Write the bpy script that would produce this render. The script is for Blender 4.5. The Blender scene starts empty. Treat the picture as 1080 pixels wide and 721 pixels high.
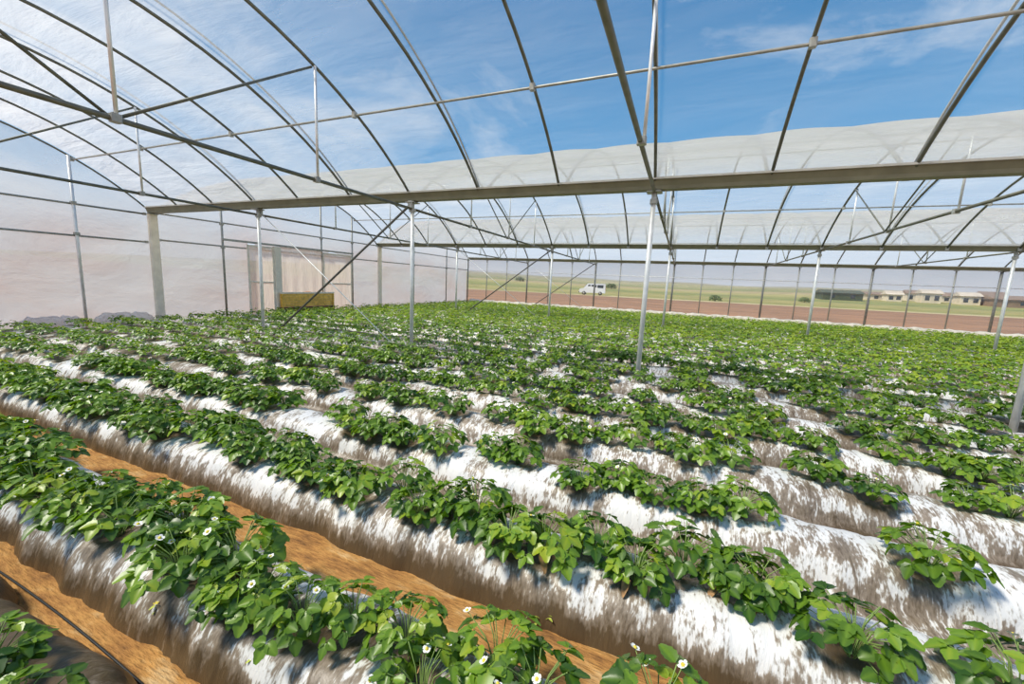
import bpy, math, random
import numpy as np
from mathutils import Matrix, Vector

C = bpy.context.scene.collection
PI = math.pi
rng = np.random.default_rng(11)
random.seed(11)

# ------------------------------------------------------------------ layout (metres; X along gutters, Y across spans)
STEP = 4.0 / 3.0                       # arch spacing
X0 = -12.4765                          # end wall (left)
CAMH = 1.2868
EAVE = 2.66
GUT = [5.927, 14.134, 22.16]           # gutter lines
SPANC = [1.876, 10.03, 18.147]         # span centres
HALF = 4.05
RISE = 1.55
RAD = (HALF ** 2 + RISE ** 2) / (2 * RISE)
XEND = X0 + STEP * 21
SOIL = -0.20
BED0, PITCH = 0.25, 0.75
X = lambda i: X0 + STEP * i

def arch_z(dy, off=0.0):
    r = RAD + off
    return EAVE + RISE - RAD + math.sqrt(max(r * r - dy * dy, 0.0))

# ------------------------------------------------------------------ camera
YAW, PITCHA, ROLL, FPX = math.radians(22.69), math.radians(8.414), math.radians(2.5745), 418.49
def cam_axes():
    cy, sy, cp, sp = math.cos(YAW), math.sin(YAW), math.cos(PITCHA), math.sin(PITCHA)
    f = np.array([-sy * cp, cy * cp, -sp]); r = np.array([cy, sy, 0.0]); u = np.cross(r, f)
    cr, sr = math.cos(ROLL), math.sin(ROLL)
    return cr * r + sr * u, -sr * r + cr * u, f
CR, CU, CF = cam_axes()
cd = bpy.data.cameras.new('camera'); cam = bpy.data.objects.new('camera', cd); C.objects.link(cam)
M = Matrix.Identity(4)
for k in range(3):
    M[k][0], M[k][1], M[k][2] = CR[k], CU[k], -CF[k]
M[2][3] = CAMH
cam.matrix_world = M
cd.sensor_width = 36; cd.lens = FPX / 1080 * 36; cd.clip_start = 0.05; cd.clip_end = 3000
bpy.context.scene.camera = cam

def px(p):
    d = np.asarray(p, float) - np.array([0, 0, CAMH])
    z = d @ CF
    if z < 0.15: return None
    return 540 + FPX * (d @ CR) / z, 360.5 - FPX * (d @ CU) / z
def seen(pts, m=60):
    for p in pts:
        q = px(p)
        if q and -m < q[0] < 1080 + m and -m < q[1] < 721 + m: return True
    return False

# ------------------------------------------------------------------ materials
def mat(name):
    m = bpy.data.materials.new(name); m.use_nodes = True
    nt = m.node_tree; nt.nodes.clear()
    return m, nt, nt.nodes, nt.links
def N(ns, t, **kw):
    n = ns.new(t)
    for k, v in kw.items():
        if k in n.inputs: n.inputs[k].default_value = v
        else: setattr(n, k, v)
    return n
def ramp(ns, stops, interp='LINEAR'):
    n = ns.new('ShaderNodeValToRGB'); e = n.color_ramp.elements; n.color_ramp.interpolation = interp
    while len(e) < len(stops): e.new(0.5)
    for k, (p, c) in enumerate(stops):
        e[k].position = p; e[k].color = (*c, 1) if len(c) == 3 else c
    return n
def out(ns, ls, sock):
    o = ns.new('ShaderNodeOutputMaterial'); ls.new(sock, o.inputs['Surface'])
def coords(ns, ls, scale, kind='Object'):
    t = ns.new('ShaderNodeNewGeometry') if kind == 'Position' else ns.new('ShaderNodeTexCoord')
    mp = ns.new('ShaderNodeMapping'); mp.inputs['Scale'].default_value = scale
    ls.new(t.outputs['Position' if kind == 'Position' else kind], mp.inputs['Vector'])
    return mp.outputs['Vector']
def mixc(ns, ls, fac, a, b, blend='MIX'):
    n = ns.new('ShaderNodeMix'); n.data_type = 'RGBA'; n.blend_type = blend
    for sock, v in ((n.inputs[0], fac), (n.inputs[6], a), (n.inputs[7], b)):
        if hasattr(v, 'is_linked') or hasattr(v, 'links'): ls.new(v, sock)
        elif isinstance(v, (int, float)): sock.default_value = v
        else: sock.default_value = (*v, 1)
    return n.outputs[2]
def math_n(ns, ls, op, a, b=None, clamp=False):
    n = ns.new('ShaderNodeMath'); n.operation = op; n.use_clamp = clamp
    for k, v in enumerate((a, b)):
        if v is None: continue
        if isinstance(v, (int, float)): n.inputs[k].default_value = v
        else: ls.new(v, n.inputs[k])
    return n.outputs[0]

def simple(name, col, rough=0.6, metal=0.0, var=0.15, scale=14.0, bump=0.0):
    m, nt, ns, ls = mat(name)
    b = N(ns, 'ShaderNodeBsdfPrincipled'); b.inputs['Roughness'].default_value = rough; b.inputs['Metallic'].default_value = metal
    v = coords(ns, ls, (1, 1, 1), 'Position')
    nz = N(ns, 'ShaderNodeTexNoise', Scale=scale, Detail=5.0); ls.new(v, nz.inputs['Vector'])
    lo = tuple(c * (1 - var) for c in col); hi = tuple(min(1, c * (1 + var)) for c in col)
    r = ramp(ns, [(0.3, lo), (0.7, hi)]); ls.new(nz.outputs['Fac'], r.inputs['Fac'])
    ls.new(r.outputs['Color'], b.inputs['Base Color'])
    if bump:
        bp = N(ns, 'ShaderNodeBump', Strength=bump, Distance=0.01); ls.new(nz.outputs['Fac'], bp.inputs['Height']); ls.new(bp.outputs['Normal'], b.inputs['Normal'])
    out(ns, ls, b.outputs[0]); return m

M_STEEL = simple('galvanised_steel', (0.36, 0.37, 0.34), 0.42, 0.35, 0.2, 9)
M_POST = simple('bright_galvanised_steel', (0.80, 0.83, 0.82), 0.38, 0.3, 0.12, 9)
M_ARCH = simple('backlit_steel_tube', (0.16, 0.165, 0.13), 0.5, 0.3, 0.25, 9)  # galvanised tubes seen against the sky; their backlit darkness is put into the colour
M_GUTTER = simple('olive_grey_gutter_steel', (0.215, 0.21, 0.135), 0.55, 0.15, 0.15, 5)
M_STUD = simple('grey_steel_stud', (0.26, 0.265, 0.25), 0.5, 0.3, 0.2, 9)
M_DARK = simple('dark_steel', (0.13, 0.13, 0.12), 0.55, 0.3, 0.2, 9)
M_CREAM = simple('cream_painted_column', (0.86, 0.80, 0.67), 0.6, 0, 0.1, 6)
M_YELLOW = simple('yellow_timber', (0.80, 0.50, 0.09), 0.7, 0, 0.3, 10)
M_DKWOOD = simple('dark_timber', (0.16, 0.08, 0.045), 0.8, 0, 0.3, 10)
M_HOSE = simple('black_hose_plastic', (0.02, 0.02, 0.02), 0.4, 0, 0.1, 10)
M_STRAP = simple('pale_strap', (0.55, 0.55, 0.5), 0.6, 0, 0.1, 10)
M_WHITE = simple('white_paint', (0.82, 0.83, 0.84), 0.3, 0, 0.03, 3)
M_TYRE = simple('black_rubber', (0.03, 0.03, 0.03), 0.7, 0, 0.1, 10)
M_GLASSD = simple('dark_glazing', (0.03, 0.045, 0.06), 0.12, 0, 0.1, 2)
M_LAMP = simple('red_lamp_lens', (0.5, 0.03, 0.02), 0.3, 0, 0.1, 2)
M_SKIRT = simple('cream_skirt_film', (0.72, 0.67, 0.56), 0.6, 0, 0.2, 8)
M_HOUSE = simple('pale_render_wall', (0.72, 0.62, 0.48), 0.8, 0, 0.15, 1)
M_ROOFD = simple('dark_green_roof', (0.07, 0.09, 0.05), 0.8, 0, 0.2, 1)
M_ROOFR = simple('brown_roof', (0.28, 0.19, 0.13), 0.8, 0, 0.2, 1)
M_BUSH = simple('bush_leaves', (0.14, 0.20, 0.06), 0.8, 0, 0.35, 3)
M_BARK = simple('bark', (0.12, 0.08, 0.05), 0.9, 0, 0.3, 8)

def film(name, base, graze, power, warm=(0.9, 0.9, 0.9), scale=(0.25, 1.2, 1.2), wob=0.12, bumps=0.25, trans=(0.96, 0.975, 0.985), stain=0.0, gloss=0.06, zg=(0, 0, 0)):
    """Thin greenhouse film: mostly see-through, milky where met at a grazing angle."""
    m, nt, ns, ls = mat(name)
    v = coords(ns, ls, scale, 'Position')
    nz = N(ns, 'ShaderNodeTexNoise', Scale=1.6, Detail=5.0, Roughness=0.55, Distortion=0.3); ls.new(v, nz.inputs['Vector'])
    bp = N(ns, 'ShaderNodeBump', Strength=bumps, Distance=0.25); ls.new(nz.outputs['Fac'], bp.inputs['Height'])
    lw = N(ns, 'ShaderNodeLayerWeight', Blend=0.5)
    rg = ramp(ns, [(0.0, (0, 0, 0)), (0.22, (0.04, 0.04, 0.04)), (0.48, (0.27, 0.27, 0.27)), (0.60, (0.66, 0.66, 0.66)), (0.72, (0.95, 0.95, 0.95)), (1.0, (1, 1, 1))]); ls.new(lw.outputs['Facing'], rg.inputs['Fac'])
    g = math_n(ns, ls, 'MULTIPLY', rg.outputs['Color'], graze)
    w = math_n(ns, ls, 'SUBTRACT', nz.outputs['Fac'], 0.5)
    w = math_n(ns, ls, 'MULTIPLY', w, wob * 2)
    h = math_n(ns, ls, 'ADD', g, base)
    if zg[2]:
        gp = ns.new('ShaderNodeNewGeometry'); sz = ns.new('ShaderNodeSeparateXYZ'); ls.new(gp.outputs['Position'], sz.inputs[0])
        mr = ns.new('ShaderNodeMapRange'); mr.interpolation_type = 'SMOOTHSTEP'
        for q, val in ((1, zg[0]), (2, zg[1]), (3, 0.0), (4, zg[2])): mr.inputs[q].default_value = val
        ls.new(sz.outputs['Z'], mr.inputs[0]); h = math_n(ns, ls, 'ADD', h, mr.outputs[0])
    h = math_n(ns, ls, 'ADD', h, w, True)
    col = warm
    if stain:
        v2 = coords(ns, ls, (0.3, 0.3, 0.5), 'Position')
        n2 = N(ns, 'ShaderNodeTexNoise', Scale=1.3, Detail=3.0); ls.new(v2, n2.inputs['Vector'])
        r2 = ramp(ns, [(0.45, warm), (0.75, (warm[0], warm[1] * (1 - stain), warm[2] * (1 - 1.4 * stain)))]); ls.new(n2.outputs['Fac'], r2.inputs['Fac'])
        col = r2.outputs['Color']
    tr = N(ns, 'ShaderNodeBsdfTransparent'); tr.inputs['Color'].default_value = (*trans, 1)
    tl = N(ns, 'ShaderNodeBsdfTranslucent'); df = N(ns, 'ShaderNodeBsdfDiffuse'); gl = N(ns, 'ShaderNodeBsdfGlossy', Roughness=0.25)
    for n in (tl, df):
        if isinstance(col, tuple): n.inputs['Color'].default_value = (*col, 1)
        else: ls.new(col, n.inputs['Color'])
        ls.new(bp.outputs['Normal'], n.inputs['Normal'])
    ls.new(bp.outputs['Normal'], gl.inputs['Normal'])
    a = N(ns, 'ShaderNodeMixShader', Fac=0.3); ls.new(tl.outputs[0], a.inputs[1]); ls.new(df.outputs[0], a.inputs[2])
    a2 = N(ns, 'ShaderNodeMixShader', Fac=gloss); ls.new(a.outputs[0], a2.inputs[1]); ls.new(gl.outputs[0], a2.inputs[2])
    b = N(ns, 'ShaderNodeMixShader'); ls.new(h, b.inputs[0]); ls.new(tr.outputs[0], b.inputs[1]); ls.new(a2.outputs[0], b.inputs[2])
    out(ns, ls, b.outputs[0]); return m

M_ROOF = film('roof_film', 0.08, 0.88, 2.2, (0.96, 0.955, 0.94), (0.35, 1.6, 1.6), 0.12, 0.4)
M_GABLE = film('end_wall_film', 0.88, 0.2, 2.0, (0.62, 0.665, 0.71), (0.6, 0.5, 0.8), 0.10, 0.3, stain=0.16, zg=(1.7, 3.4, -0.55))
M_SIDE = film('side_wall_film', 0.10, 0.3, 2.0, (0.86, 0.85, 0.84), (0.5, 1, 2.5), 0.08, 0.2, zg=(1.3, 1.9, 0.40))
M_DOORF = film('door_film', 0.86, 0.3, 2.0, (0.74, 0.69, 0.63), (2.0, 2.0, 0.4), 0.2, 0.4)

def leaf_mat(name, lo, hi, trans):
    m, nt, ns, ls = mat(name)
    at = N(ns, 'ShaderNodeAttribute'); at.attribute_name = 'tint'
    oi = N(ns, 'ShaderNodeObjectInfo')
    f = math_n(ns, ls, 'MULTIPLY', oi.outputs['Random'], 0.3)
    f = math_n(ns, ls, 'ADD', at.outputs['Fac'], f)
    f = math_n(ns, ls, 'SUBTRACT', f, 0.15, True)
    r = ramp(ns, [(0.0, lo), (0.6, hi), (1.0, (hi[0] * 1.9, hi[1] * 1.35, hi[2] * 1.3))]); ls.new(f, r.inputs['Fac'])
    b = N(ns, 'ShaderNodeBsdfPrincipled'); b.inputs['Roughness'].default_value = 0.36
    ls.new(r.outputs['Color'], b.inputs['Base Color'])
    t = N(ns, 'ShaderNodeBsdfTranslucent')
    hs = N(ns, 'ShaderNodeHueSaturation', Value=1.5, Saturation=1.1); ls.new(r.outputs['Color'], hs.inputs['Color']); ls.new(hs.outputs[0], t.inputs['Color'])
    mx = N(ns, 'ShaderNodeMixShader', Fac=trans); ls.new(b.outputs[0], mx.inputs[1]); ls.new(t.outputs[0], mx.inputs[2])
    out(ns, ls, mx.outputs[0]); return m
M_LEAF = leaf_mat('strawberry_leaf', (0.036, 0.10, 0.010), (0.19, 0.33, 0.028), 0.28)
M_STALK = simple('leaf_stalk', (0.22, 0.33, 0.08), 0.6, 0, 0.2, 20)
M_PETAL = simple('white_petal', (0.88, 0.88, 0.82), 0.6, 0, 0.05, 20)
M_EYE = simple('yellow_flower_eye', (0.75, 0.6, 0.06), 0.7, 0, 0.1, 40)
M_DRY = simple('withered_leaf', (0.42, 0.24, 0.11), 0.85, 0, 0.35, 30)
M_WEED = simple('yellow_green_weed', (0.40, 0.46, 0.06), 0.7, 0, 0.3, 20)
M_WFLOW = simple('yellow_petal', (0.80, 0.66, 0.05), 0.6, 0, 0.1, 20)

def mulch_mat():
    m, nt, ns, ls = mat('silver_white_mulch_film')
    v1 = coords(ns, ls, (24, 7.0, 7.0), 'Position')
    n1 = N(ns, 'ShaderNodeTexNoise', Scale=1.0, Detail=6.0, Roughness=0.62, Distortion=0.6); ls.new(v1, n1.inputs['Vector'])
    v2 = coords(ns, ls, (2.6, 2.6, 2.6), 'Position')
    n2 = N(ns, 'ShaderNodeTexNoise', Scale=1.7, Detail=4.0); ls.new(v2, n2.inputs['Vector'])
    v3 = coords(ns, ls, (95, 34, 34), 'Position')
    n3 = N(ns, 'ShaderNodeTexNoise', Scale=1.0, Detail=3.0); ls.new(v3, n3.inputs['Vector'])
    at = N(ns, 'ShaderNodeAttribute'); at.attribute_name = 'dirt_shade'
    d = math_n(ns, ls, 'MULTIPLY', n1.outputs['Fac'], 0.55)
    e = math_n(ns, ls, 'MULTIPLY', n2.outputs['Fac'], 0.45)
    d = math_n(ns, ls, 'ADD', d, e)
    e = math_n(ns, ls, 'MULTIPLY', n3.outputs['Fac'], 0.36)
    d = math_n(ns, ls, 'ADD', d, e)
    e = math_n(ns, ls, 'MULTIPLY', at.outputs['Fac'], 0.42)
    d = math_n(ns, ls, 'ADD', d, e)
    r = ramp(ns, [(0.705, (0.84, 0.825, 0.80)), (0.74, (0.66, 0.63, 0.585)), (0.785, (0.31, 0.25, 0.19)), (0.97, (0.11, 0.075, 0.04))]); ls.new(d, r.inputs['Fac'])
    b = N(ns, 'ShaderNodeBsdfPrincipled'); b.inputs['Roughness'].default_value = 0.38
    ls.new(r.outputs['Color'], b.inputs['Base Color'])
    bp = N(ns, 'ShaderNodeBump', Strength=0.6, Distance=0.015); ls.new(n1.outputs['Fac'], bp.inputs['Height']); ls.new(bp.outputs['Normal'], b.inputs['Normal'])
    out(ns, ls, b.outputs[0]); return m
M_MULCH = mulch_mat()

def soil_mat():
    m, nt, ns, ls = mat('orange_soil')
    v = coords(ns, ls, (1, 3, 1), 'Position')
    n1 = N(ns, 'ShaderNodeTexNoise', Scale=4.0, Detail=8.0, Roughness=0.65); ls.new(v, n1.inputs['Vector'])
    v2 = coords(ns, ls, (3, 14, 3), 'Position')
    n2 = N(ns, 'ShaderNodeTexNoise', Scale=6.0, Detail=6.0); ls.new(v2, n2.inputs['Vector'])
    r = ramp(ns, [(0.28, (0.16, 0.075, 0.024)), (0.44, (0.42, 0.20, 0.055)), (0.56, (0.54, 0.28, 0.08)), (0.72, (0.66, 0.45, 0.22))]); ls.new(n1.outputs['Fac'], r.inputs['Fac'])
    r2 = ramp(ns, [(0.3, (0.75, 0.72, 0.7)), (0.65, (1.1, 1.1, 1.1))]); ls.new(n2.outputs['Fac'], r2.inputs['Fac'])
    c = mixc(ns, ls, 1.0, r.outputs['Color'], r2.outputs['Color'], 'MULTIPLY')
    b = N(ns, 'ShaderNodeBsdfPrincipled'); b.inputs['Roughness'].default_value = 0.9
    ls.new(c, b.inputs['Base Color'])
    bp = N(ns, 'ShaderNodeBump', Strength=0.8, Distance=0.02); ls.new(n2.outputs['Fac'], bp.inputs['Height']); ls.new(bp.outputs['Normal'], b.inputs['Normal'])
    out(ns, ls, b.outputs[0]); return m
M_SOIL = soil_mat()

def field_mat():
    m, nt, ns, ls = mat('outside_fields')
    g = ns.new('ShaderNodeNewGeometry'); sp = ns.new('ShaderNodeSeparateXYZ'); ls.new(g.outputs['Position'], sp.inputs[0])
    v = coords(ns, ls, (0.02, 0.12, 0.1), 'Position')
    n1 = N(ns, 'ShaderNodeTexNoise', Scale=1.5, Detail=7.0, Roughness=0.65); ls.new(v, n1.inputs['Vector'])
    w = math_n(ns, ls, 'SUBTRACT', n1.outputs['Fac'], 0.5)
    w = math_n(ns, ls, 'MULTIPLY', w, 0.05)
    y = math_n(ns, ls, 'DIVIDE', sp.outputs['Y'], 400.0)
    y = math_n(ns, ls, 'ADD', y, w)
    brown, green, tan = (0.29, 0.155, 0.08), (0.27, 0.26, 0.07), (0.55, 0.45, 0.24)
    r = ramp(ns, [(0.0, (0.42, 0.22, 0.11)), (0.172, brown), (0.178, tan), (0.188, tan), (0.196, green), (0.23, (0.36, 0.31, 0.11)), (0.26, (0.22, 0.24, 0.07)), (0.33, (0.37, 0.33, 0.12)), (0.40, (0.42, 0.33, 0.18)), (0.46, (0.24, 0.25, 0.09)), (0.7, (0.42, 0.38, 0.2)), (1.0, (0.35, 0.33, 0.2))]); ls.new(y, r.inputs['Fac'])
    b = N(ns, 'ShaderNodeBsdfPrincipled'); b.inputs['Roughness'].default_value = 0.95
    v2 = coords(ns, ls, (0.12, 0.3, 0.3), 'Position'); n2 = N(ns, 'ShaderNodeTexNoise', Scale=1.5, Detail=8.0, Roughness=0.75); ls.new(v2, n2.inputs['Vector'])
    r2 = ramp(ns, [(0.35, (0.62, 0.60, 0.55)), (0.5, (1, 1, 1)), (0.65, (1.35, 1.25, 1.15))]); ls.new(n2.outputs['Fac'], r2.inputs['Fac'])
    ls.new(mixc(ns, ls, 1.0, r.outputs['Color'], r2.outputs['Color'], 'MULTIPLY'), b.inputs['Base Color'])
    out(ns, ls, b.outputs[0]); return m
M_FIELD = field_mat()

# ------------------------------------------------------------------ mesh helpers
class MB:
    def __init__(s): s.v = []; s.f = []; s.m = []; s.n = 0; s.smooth = []
    def add(s, v, f, mi=0, smooth=False):
        o = s.n; s.v.extend([tuple(map(float, p)) for p in v]); s.n += len(v)
        for q in f: s.f.append(tuple(i + o for i in q)); s.m.append(mi); s.smooth.append(smooth)
    def box(s, a, b, mi=0, bev=0.0):
        x0, y0, z0 = a; x1, y1, z1 = b
        if bev <= 0:
            s.add([(x0, y0, z0), (x1, y0, z0), (x1, y1, z0), (x0, y1, z0), (x0, y0, z1), (x1, y0, z1), (x1, y1, z1), (x0, y1, z1)],
                  [(0, 3, 2, 1), (4, 5, 6, 7), (0, 1, 5, 4), (1, 2, 6, 5), (2, 3, 7, 6), (3, 0, 4, 7)], mi)
        else:
            e = bev
            pr = [(x0 + e, y0), (x1 - e, y0), (x1, y0 + e), (x1, y1 - e), (x1 - e, y1), (x0 + e, y1), (x0, y1 - e), (x0, y0 + e)]
            v = [(x, y, z0) for x, y in pr] + [(x, y, z1) for x, y in pr]
            s.add(v, [tuple(range(7, -1, -1)), tuple(range(8, 16))] + [(i, (i + 1) % 8, 8 + (i + 1) % 8, 8 + i) for i in range(8)], mi)
    def tube(s, pts, r, n=8, mi=0, cap=True, radii=None):
        pts = [Vector(p) for p in pts]; v = []; f = []
        prev = None
        for i, p in enumerate(pts):
            t = (pts[min(i + 1, len(pts) - 1)] - pts[max(i - 1, 0)]).normalized()
            if prev is None:
                a = t.orthogonal().normalized()
            else:
                a = (prev - t * prev.dot(t)).normalized()
            prev = a; b = t.cross(a); rr = radii[i] if radii else r
            for k in range(n):
                an = 2 * PI * k / n; v.append(p + (a * math.cos(an) + b * math.sin(an)) * rr)
        for i in range(len(pts) - 1):
            for k in range(n):
                f.append((i * n + k, i * n + (k + 1) % n, (i + 1) * n + (k + 1) % n, (i + 1) * n + k))
        if cap: f.append(tuple(range(n - 1, -1, -1))); f.append(tuple(range((len(pts) - 1) * n, len(pts) * n)))
        s.add(v, f, mi, True)
    def prism(s, prof, ax, a, b, mi=0, smooth=False):
        """closed (p,q) outline run along axis ax from a to b"""
        def P(t, p, q): return {0: (t, p, q), 1: (p, t, q), 2: (p, q, t)}[ax]
        n = len(prof); v = [P(a, *p) for p in prof] + [P(b, *p) for p in prof]
        s.add(v, [tuple(range(n - 1, -1, -1)), tuple(range(n, 2 * n))] + [(i, (i + 1) % n, n + (i + 1) % n, n + i) for i in range(n)], mi, smooth)
    def build(s, name, mats, parent=None):
        me = bpy.data.meshes.new(name); me.from_pydata(s.v, [], s.f)
        for m in (mats if isinstance(mats, (list, tuple)) else [mats]): me.materials.append(m)
        me.polygons.foreach_set('material_index', s.m); me.polygons.foreach_set('use_smooth', s.smooth); me.update()
        o = bpy.data.objects.new(name, me); C.objects.link(o)
        if parent: o.parent = parent
        return o

def np_mesh(name, v, f, mats, smooth=True, attr=None, mi=None):
    """v (n,3) array, f (m,4) or (m,3) array"""
    me = bpy.data.meshes.new(name); k = f.shape[1]
    me.vertices.add(len(v)); me.vertices.foreach_set('co', np.ascontiguousarray(v, dtype=np.float32).ravel())
    me.loops.add(f.size); me.loops.foreach_set('vertex_index', np.ascontiguousarray(f, dtype=np.int32).ravel())
    me.polygons.add(len(f)); me.polygons.foreach_set('loop_start', np.arange(0, f.size, k, dtype=np.int32))
    me.polygons.foreach_set('loop_total', np.full(len(f), k, dtype=np.int32)) if not me.polygons[0].loop_total else None
    for m in (mats if isinstance(mats, (list, tuple)) else [mats]): me.materials.append(m)
    me.update(calc_edges=True)
    me.polygons.foreach_set('use_smooth', np.full(len(f), smooth))
    if mi is not None: me.polygons.foreach_set('material_index', mi)
    if attr:
        for an, av in attr.items():
            a = me.attributes.new(an, 'FLOAT', 'POINT'); a.data.foreach_set('value', np.ascontiguousarray(av, dtype=np.float32))
    me.validate(); return me
def obj(name, me, parent=None):
    o = bpy.data.objects.new(name, me); C.objects.link(o)
    if parent: o.parent = parent
    return o
def tag(o, label=None, cat=None, group=None, kind=None):
    for k, v in (('label', label), ('category', cat), ('group', group), ('kind', kind)):
        if v: o[k] = v
    return o
def empty(name, loc, label, cat, group=None, rz=0):
    o = bpy.data.objects.new(name, None); C.objects.link(o); o.location = loc; o.rotation_euler = (0, 0, rz)
    o.empty_display_size = 0.1
    return tag(o, label, cat, group)
ONES = 'zeroth first second third fourth fifth sixth seventh eighth ninth tenth eleventh twelfth thirteenth fourteenth fifteenth sixteenth seventeenth eighteenth nineteenth'.split()
TENS = ['', '', 'twenty', 'thirty', 'forty', 'fifty', 'sixty', 'seventy', 'eighty', 'ninety']
TENTH = ['', '', 'twentieth', 'thirtieth', 'fortieth', 'fiftieth', 'sixtieth', 'seventieth', 'eightieth', 'ninetieth']
def nth(n):
    if n < 20: return ONES[n]
    if n >= 100: return 'hundredth' if n == 100 else 'hundred-' + nth(n - 100)
    return TENTH[n // 10] if n % 10 == 0 else TENS[n // 10] + '-' + ONES[n % 10]

def vnoise(x, y, seed=0):
    """numpy value noise in 0..1"""
    xi = np.floor(x).astype(np.int64); yi = np.floor(y).astype(np.int64); fx = x - xi; fy = y - yi
    fx = fx * fx * (3 - 2 * fx); fy = fy * fy * (3 - 2 * fy)
    def h(a, b):
        n = (a * 374761393 + b * 668265263 + seed * 1442695041) & 0xFFFFFFFF
        n = ((n ^ (n >> 13)) * 1274126177) & 0xFFFFFFFF
        return ((n ^ (n >> 16)) & 0xFFFF) / 65535.0
    return (h(xi, yi) * (1 - fx) + h(xi + 1, yi) * fx) * (1 - fy) + (h(xi, yi + 1) * (1 - fx) + h(xi + 1, yi + 1) * fx) * fy

def grid_faces(nu, nv):
    i, j = np.meshgrid(np.arange(nu - 1), np.arange(nv - 1), indexing='ij'); a = (i * nv + j).ravel()
    return np.stack([a, a + nv, a + nv + 1, a + 1], 1)

# ------------------------------------------------------------------ ground inside and out
gx = np.arange(X0 - 0.15, XEND + 0.11, 0.1); gy = np.arange(-1.2, 22.4, 0.05)
GX, GY = np.meshgrid(gx, gy, indexing='ij')
GZ = SOIL + 0.02 * (vnoise(GX * 2.5, GY * 6, 3) - 0.5) + 0.012 * (vnoise(GX * 9, GY * 18, 4) - 0.5)
fl = obj('floor', np_mesh('floor', np.stack([GX.ravel(), GY.ravel(), GZ.ravel()], 1), grid_faces(len(gx), len(gy)), M_SOIL))
tag(fl, kind='structure')

tx = np.concatenate([np.linspace(-420, -30, 40), np.linspace(-28, 40, 35), np.linspace(45, 420, 38)])
ty = np.concatenate([np.linspace(-60, 20, 17), np.linspace(24, 100, 39), np.linspace(105, 420, 40)])
TX, TY = np.meshgrid(tx, ty, indexing='ij')
TZ = -0.24 + np.clip(TY - 78, 0, None) * 0.026 + np.clip(-TX - 40, 0, None) * 0.02
TZ += (vnoise(TX * 0.02, TY * 0.03, 8) - 0.5) * np.clip((TY - 90) / 80, 0, 2.0)
tag(obj('ground', np_mesh('ground', np.stack([TX.ravel(), TY.ravel(), TZ.ravel()], 1), grid_faces(len(tx), len(ty)), M_FIELD)), kind='structure')
def terrain(x, y): return -0.24 + max(y - 78, 0) * 0.026 + max(-x - 40, 0) * 0.02

# ------------------------------------------------------------------ film roof, end wall, side wall
def roof_film(c):
    xs = np.arange(X0, XEND + 0.01, STEP / 12); th = math.asin(HALF / RAD); a = np.linspace(-th, th, 61)
    XX, A = np.meshgrid(xs, a, indexing='ij')
    ph = np.sin(PI * (((XX - X0) / STEP) % 1.0))              # film billows a little between arches
    r = RAD + 0.035 + 0.03 * ph * np.cos(A / th * PI / 2) + 0.02 * ph * (vnoise(XX * 1.3, A * 22, 5) - 0.5)
    v = np.stack([XX.ravel(), (c + r * np.sin(A)).ravel(), (EAVE + RISE - RAD + r * np.cos(A)).ravel()], 1)
    return tag(obj('ceiling', np_mesh('ceiling', v, grid_faces(len(xs), len(a)), M_ROOF)), kind='structure')
for c in SPANC: roof_film(c)

ys = np.arange(-2.17, GUT[2] + 0.06, 0.11); nz = 26
V = []
for y in ys:
    k = min(range(3), key=lambda i: abs(y - SPANC[i])); top = arch_z(min(abs(y - SPANC[k]), HALF), 0.03)
    for j in range(nz):
        t = j / (nz - 1); z = -0.22 + t * (top + 0.22)
        V.append((X0 - 0.045, y, z))
V = np.array(V); V[:, 0] += -0.03 * (vnoise(V[:, 1] * 1.2, V[:, 2] * 1.5, 9)) - 0.05 * np.clip(0.5 - V[:, 2], 0, 1) * vnoise(V[:, 1] * 3, V[:, 2] * 5, 2)
FG = grid_faces(len(ys), nz); ce = V[FG].mean(1)
FG = FG[~((ce[:, 1] > 8.42) & (ce[:, 1] < 12.30) & (ce[:, 2] < 2.10))]          # the doorway
tag(obj('wall_left', np_mesh('wall_left', V, FG, M_GABLE)), kind='structure')

xs = np.arange(X0, XEND + 0.01, STEP / 8); zs = np.linspace(-0.22, EAVE, 22)
XX, ZZ = np.meshgrid(xs, zs, indexing='ij'); YY = GUT[2] + 0.06 + 0.03 * np.sin(PI * (((XX - X0) / STEP) % 1.0)) * vnoise(XX * 2, ZZ * 3, 4)
tag(obj('wall_back', np_mesh('wall_back', np.stack([XX.ravel(), YY.ravel(), ZZ.ravel()], 1), grid_faces(len(xs), 22), M_SIDE)), kind='structure')
m = MB()                                                    # rumpled film skirt at the foot of the side wall
n = 150; v = []
prof = [(0.0, -0.22), (-0.12, -0.2), (-0.15, -0.08), (-0.11, 0.11), (-0.03, 0.15), (0.02, -0.05)]
for i in range(n):
    x = X0 + 0.2 + (XEND - X0 - 0.2) * i / (n - 1); k = 1.12 + 0.10 * math.sin(i * 1.7) * math.cos(i * 0.6)
    v += [(x, GUT[2] + 0.02 + p * k, -0.2 + (q + 0.2) * k) for p, q in prof]
L = len(prof); m.add(v, [(i * L + k, i * L + (k + 1) % L, (i + 1) * L + (k + 1) % L, (i + 1) * L + k) for i in range(n - 1) for k in range(L)], 0, True)
tag(m.build('trim_back', M_SKIRT), kind='structure')

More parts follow.
